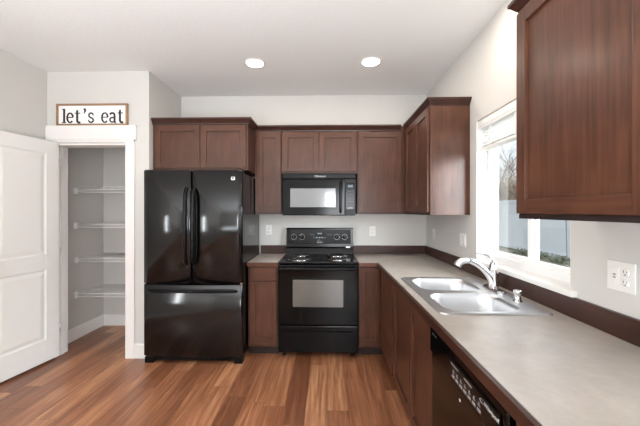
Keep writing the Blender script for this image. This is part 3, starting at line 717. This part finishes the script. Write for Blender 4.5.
# ------------------------------------------------------------------ dishwasher
dw = thing('dishwasher', (.8, 1.2, 0), 'black built-in dishwasher under the counter, right of the sink cabinet', 'dishwasher')
DY0, DY1 = .872, 1.52
b = B(); box(b, XB+.005, XR-.03, DY0, DY1, .1, .868, .003); obj('tub', b, 'blackm', dw)
b = B(); box(b, XB-.026, XB+.004, DY0, DY1, .125, .742, .005); obj('door', b, 'black', dw)
b = B(); box(b, XB-.035, XB+.004, DY0, DY1, .748, .866, .007); cp = obj('control_panel', b, 'black', dw)
b = B(); box(b, XB-.041, XB-.034, DY0+.03, 1.265, .762, .835, .003); con = obj('console', b, 'blackp', cp)
for k in range(7):
    b = B(); y = 1.235-k*.034; box(b, XB-.0425, XB-.0405, y-.022, y, .770, .780, .001, seg=1); obj('button', b, 'greyprint', con)
b = B()
for k in range(7):
    y = 1.235-k*.034
    for q_ in range(2): box(b, XB-.0414, XB-.0408, y-.020+.004*q_, y-.003-.004*q_, .788+q_*.008, .792+q_*.008)
obj('button_print', b, 'greyprint', con)
b = B(); box(b, XB-.0414, XB-.0408, 1.18, 1.245, .815, .820); obj('panel_print', b, 'greyprint', con)
b = B(); box(b, XB-.0414, XB-.0408, 1.07, 1.13, .815, .820); obj('panel_print', b, 'greyprint', con)
text('Whirlpool', .02, FX(XB-.0412, .945, .815), 'print', con, 'brand_lettering', shear=.2); swoosh(1.00, XB-.0411, .815, .014, con, 'x')
b = B()
for k in range(3): box(b, XB-.0356, XB-.0349, 1.43+k*.02, 1.443+k*.02, .838, .845)
obj('panel_print', b, 'button', cp)
b = B(); lathe(b, (XB-.0262, 1.20, .70), [(.006, 0), (.006, .001), (.001, .0015)], 14, axis='x'); obj('indicator', b, 'print', dw, label='small white dot')
b = B(); box(b, XB+.05, XB+.07, DY0, DY1, .0, .12); obj('toe_panel', b, 'blackm', dw)

# ------------------------------------------------------------------ outlets and switches
def duplex(mp, parent):
    for dz in (-.0195, .0195):
        b = B(); lathe(b, (0, 0, 0), [(.0165, 0), (.0165, .002), (.015, .003), (.001, .0031)], 20, axis='y')
        for v_ in b.verts: v_.co.x *= .95; v_.co.z = max(-.0135, min(.0135, v_.co.z)); v_.co.z += dz
        xf(b, mp); r_ = obj('receptacle', b, 'plate', parent)
        b = B(); box(b, -.0075, -.0055, -.0036, -.0028, dz-.002, dz+.007); box(b, .0055, .0075, -.0036, -.0028, dz-.001, dz+.006); cyl(b, (0, -.0028, dz-.008), (0, -.0036, dz-.008), .0024, 8); xf(b, mp); obj('slot', b, 'slot', r_)
def rocker(mp, parent):
    b = B(); box(b, -.0165, .0165, -.004, 0, -.033, .033, .001); xf(b, mp); r_ = obj('rocker_switch', b, 'plate', parent)
def gfci(mp, parent):
    b = B(); box(b, -.0165, .0165, -.0025, 0, -.033, .033, .001); xf(b, mp); r_ = obj('receptacle', b, 'plate', parent)
    b = B(); box(b, -.006, .006, -.004, -.0024, .002, .008, .0005); box(b, -.006, .006, -.004, -.0024, -.009, -.003, .0005); xf(b, mp); obj('test_button', b, 'greyprint', r_)
def plate(p_, facing, kinds, label, name, cat):
    n_ = len(kinds); hw = .036+.023*(n_-1)
    R_ = Matrix.Translation(p_) @ (Matrix.Identity(4) if facing == 'y' else Matrix.Rotation(-PI/2, 4, 'Z'))
    t = thing(name, p_, label, cat)
    b = B(); box(b, -hw, hw, -.006, -.0005, -.0575, .0575, .0022); xf(b, R_); obj('cover_plate', b, 'plate', t)
    for i, k_ in enumerate(kinds):
        mp = R_ @ Matrix.Translation(((i-(n_-1)/2)*.046, -.006, 0)); {'d': duplex, 's': rocker, 'g': gfci}[k_](mp, t)
plate((-.673, D, 1.185), 'y', 'd', 'white wall outlet on the back wall, left of the stove', 'wall_outlet', 'outlet')
plate((.524, D, 1.172), 'y', 'd', 'white wall outlet on the back wall, right of the stove', 'wall_outlet', 'outlet')
plate((XR, 3.435, 1.158), 'x', 'd', 'white wall outlet on the right wall, nearest the back corner', 'wall_outlet', 'outlet')
plate((XR, 2.705, 1.162), 'x', 'ss', 'white double light switch on the right wall, left of the window', 'light_switch', 'switch')
plate((XR, 1.262, 1.150), 'x', 'gd', 'wide white double-gang outlet under the near cabinet, right of the window', 'wall_outlet', 'outlet')

# ------------------------------------------------------------------ recessed ceiling lamps
def can(x, y, label):
    t = thing('recessed_ceiling_light', (x, y, H), label, 'ceiling light', 'recessed ceiling lights')
    b = B(); lathe(b, (x, y, H-.0005), [(.095, 0), (.095, -.004), (.080, -.009), (.076, -.006), (.076, 0)], 40); obj('trim_ring', b, 'trim', t)
    b = B(); lathe(b, (x, y, H-.0015), [(.074, 0), (.074, -.006), (.03, -.0075), (.001, -.0078)], 36); obj('lens', b, 'lens', t)
    d = bpy.data.lights.new('lamp', 'AREA'); d.shape = 'DISK'; d.size = .14; d.energy = 4.5; d.color = (1, .88, .74)
    o = bpy.data.objects.new('lamp', d); COL.objects.link(o); o.parent = t; o.location = (0, 0, -.012)
can(-.65, 2.875, 'round lit recessed ceiling light above the refrigerator side, left of the pair')
can(.392, 2.87, 'round lit recessed ceiling light toward the right wall, right of the pair')
can(.815, 1.93, 'round recessed ceiling light above the sink, cut by the top edge of the photo')

# ------------------------------------------------------------------ pantry shelves
def shelf(z, label):
    x0, x1, y0, y1 = PXL+.004, XC-.114, 3.43, PB-.004
    t = thing('wire_shelf', ((x0+x1)/2, (y0+y1)/2, z), label, 'shelf', 'white wire pantry shelves')
    b = B()
    for k in range(41):
        x = x0+.012+k*(x1-x0-.024)/40; tube(b, [(x, y1, z), (x, y0, z), (x, y0-.002, z-.03)], .0019, 5, smooth=True)
    for y in (y1-.002, y0+(y1-y0)*.5, y0): tube(b, [(x0, y, z-.004), (x1, y, z-.004)], .003, 6)
    tube(b, [(x0, y0-.004, z+.001), (x1, y0-.004, z+.001)], .006, 8); tube(b, [(x0, y0-.005, z-.032), (x1, y0-.005, z-.034)], .006, 8)
    obj('wire_deck', b, 'wire', t)
    b = B(); box(b, x0-.003, x0+.034, y0-.02, y0+.014, z-.05, z+.018, .004); obj('end_bracket', b, 'wire', t)
    b = B(); box(b, x1-.034, x1+.003, y0-.02, y0+.014, z-.05, z+.018, .004); obj('end_bracket', b, 'wire', t)
for z, l_ in ((1.638, 'topmost white wire shelf in the pantry'), (1.258, 'second white wire shelf from the top in the pantry'), (.888, 'third white wire shelf from the top in the pantry'), (.505, 'lowest white wire shelf in the pantry, nearest the floor')): shelf(z, l_)
b = B()
for y in (3.47, 3.52, 3.57, 3.62): tube(b, [(-2.50, y, 1.648), (-2.45, y, 1.672), (-1.83, y, 1.676)], .0035, 6)
for x in (-2.45, -2.25, -2.05, -1.85): tube(b, [(x, 3.46, 1.670), (x, 3.63, 1.670)], .003, 6)
for x in (-2.48, -1.86): tube(b, [(x, 3.465, 1.645), (x, 3.465, 1.670)], .003, 6)
tag(obj('wire_rack', b, 'wire'), 'small spare white wire rack lying on the topmost pantry shelf', 'rack')

# ------------------------------------------------------------------ sign
SGX0, SGX1, SGZ0, SGZ1 = -2.583, -1.895, OZ+.1685, OZ+.1685+.208
sg = thing('wall_sign', ((SGX0+SGX1)/2, YP-.015, SGZ0), "white framed let's eat sign standing on the trim above the pantry opening", 'sign')
SYF = YP-.026
b = B(); box(b, SGX0, SGX0+.017, SYF, YP-.002, SGZ0, SGZ1, .001); box(b, SGX1-.017, SGX1, SYF, YP-.002, SGZ0, SGZ1, .001)
box(b, SGX0+.017, SGX1-.017, SYF, YP-.002, SGZ0, SGZ0+.017, .001); box(b, SGX0+.017, SGX1-.017, SYF, YP-.002, SGZ1-.017, SGZ1, .001); obj('frame', b, 'oak', sg)
b = B(); box(b, SGX0+.015, SGX1-.015, SYF+.011, YP-.006, SGZ0+.015, SGZ1-.015); obj('board', b, 'signboard', sg)
def ribbon(b, pts, w):
    """flat lettering stroke in (x, z); w is one width or one per point"""
    P_ = [Vector(p_) for p_ in pts]; ws = w if isinstance(w, list) else [w]*len(P_)
    A_, C_ = [], []
    for i, p_ in enumerate(P_):
        d = (P_[min(i+1, len(P_)-1)]-P_[max(i-1, 0)]).normalized(); nn = Vector((-d.y, d.x))*ws[i]/2
        A_.append(p_+nn); C_.append(p_-nn)
    yf, ybk = SYF+.0096, SYF+.0112
    va = [b.verts.new((p_.x, yf, p_.y)) for p_ in A_]; vc = [b.verts.new((p_.x, yf, p_.y)) for p_ in C_]
    wa = [b.verts.new((p_.x, ybk, p_.y)) for p_ in A_]; wc = [b.verts.new((p_.x, ybk, p_.y)) for p_ in C_]
    for i in range(len(P_)-1):
        b.faces.new((va[i], va[i+1], vc[i+1], vc[i])); b.faces.new((va[i], wa[i], wa[i+1], va[i+1])); b.faces.new((vc[i], vc[i+1], wc[i+1], wc[i]))
def arc(cx, cz, rx, rz, a0, a1, n_=18): return [(cx+rx*math.cos(math.radians(a0+(a1-a0)*k/n_)), cz+rz*math.sin(math.radians(a0+(a1-a0)*k/n_))) for k in range(n_+1)]
k_s = .688/453.0                                   # sign width over its measured span
def GX(px): return SGX0+(px-105)*k_s
zb = SGZ0+.027; xh = .097; asc = .134; sw = .0195
b = B()
def g_l(px):
    x = GX(px); ribbon(b, [(x, zb+.003), (x, zb+asc)], sw); ribbon(b, [(x-.021, zb+.004), (x+.021, zb+.004)], .009); ribbon(b, [(x-.019, zb+asc-.004), (x, zb+asc-.004)], .009)
def g_e(px, w=.033):
    x = GX(px); c = zb+xh/2; ribbon(b, [(x-w+.004, c+.004), (x+w-.003, c+.004)], .009)
    ribbon(b, arc(x, c, w-.005, xh/2-.004, 6, 318, 30), [.0125+.0045*abs(math.cos(math.radians(6+312*k/30))) for k in range(31)])
def g_t(px):
    x = GX(px); ribbon(b, [(x-.004, zb+xh+.024), (x-.004, zb+.02)]+arc(x+.015, zb+.022, .019, .019, 180, 310, 10), sw)
    ribbon(b, [(x-.026, zb+xh-.005), (x+.026, zb+xh-.005)], .009)
def g_s(px):
    x = GX(px); c = zb+xh/2; h = xh/4
    ribbon(b, arc(x, c+h-.001, .021, h-.003, 25, 255, 14)+arc(x, c-h+.001, .022, h-.003, 80, -155, 14), .0145)
    ribbon(b, [(x+.021, c+h+.016), (x+.021, c+h-.004)], .008); ribbon(b, [(x-.023, c-h-.014), (x-.023, c-h+.006)], .008)
def g_a(px):
    x = GX(px); c = zb+.027
    ribbon(b, arc(x-.004, zb+xh-.026, .022, .021, 165, 20, 12)+[(x+.018, zb+xh-.04), (x+.018, zb+.016)]+arc(x+.027, zb+.015, .009, .011, 180, 300, 6), sw*.95)
    ribbon(b, arc(x-.004, c, .023, .022, 60, 330, 18), .014); ribbon(b, [(x+.005, c+.021), (x+.018, c+.027)], .009)
def g_q(px):
    x = GX(px); ribbon(b, [(x-.002, zb+asc+.004), (x+.006, zb+asc-.02), (x-.008, zb+asc-.048)], [.022, .019, .004])
for g_, px_ in ((g_l, 152), (g_e, 190), (g_t, 238), (g_q, 283), (g_s, 324), (g_e, 412), (g_a, 462), (g_t, 511)):
    b = B(); g_(px_); obj('apostrophe' if g_ is g_q else 'letter', b, 'ink', sg)
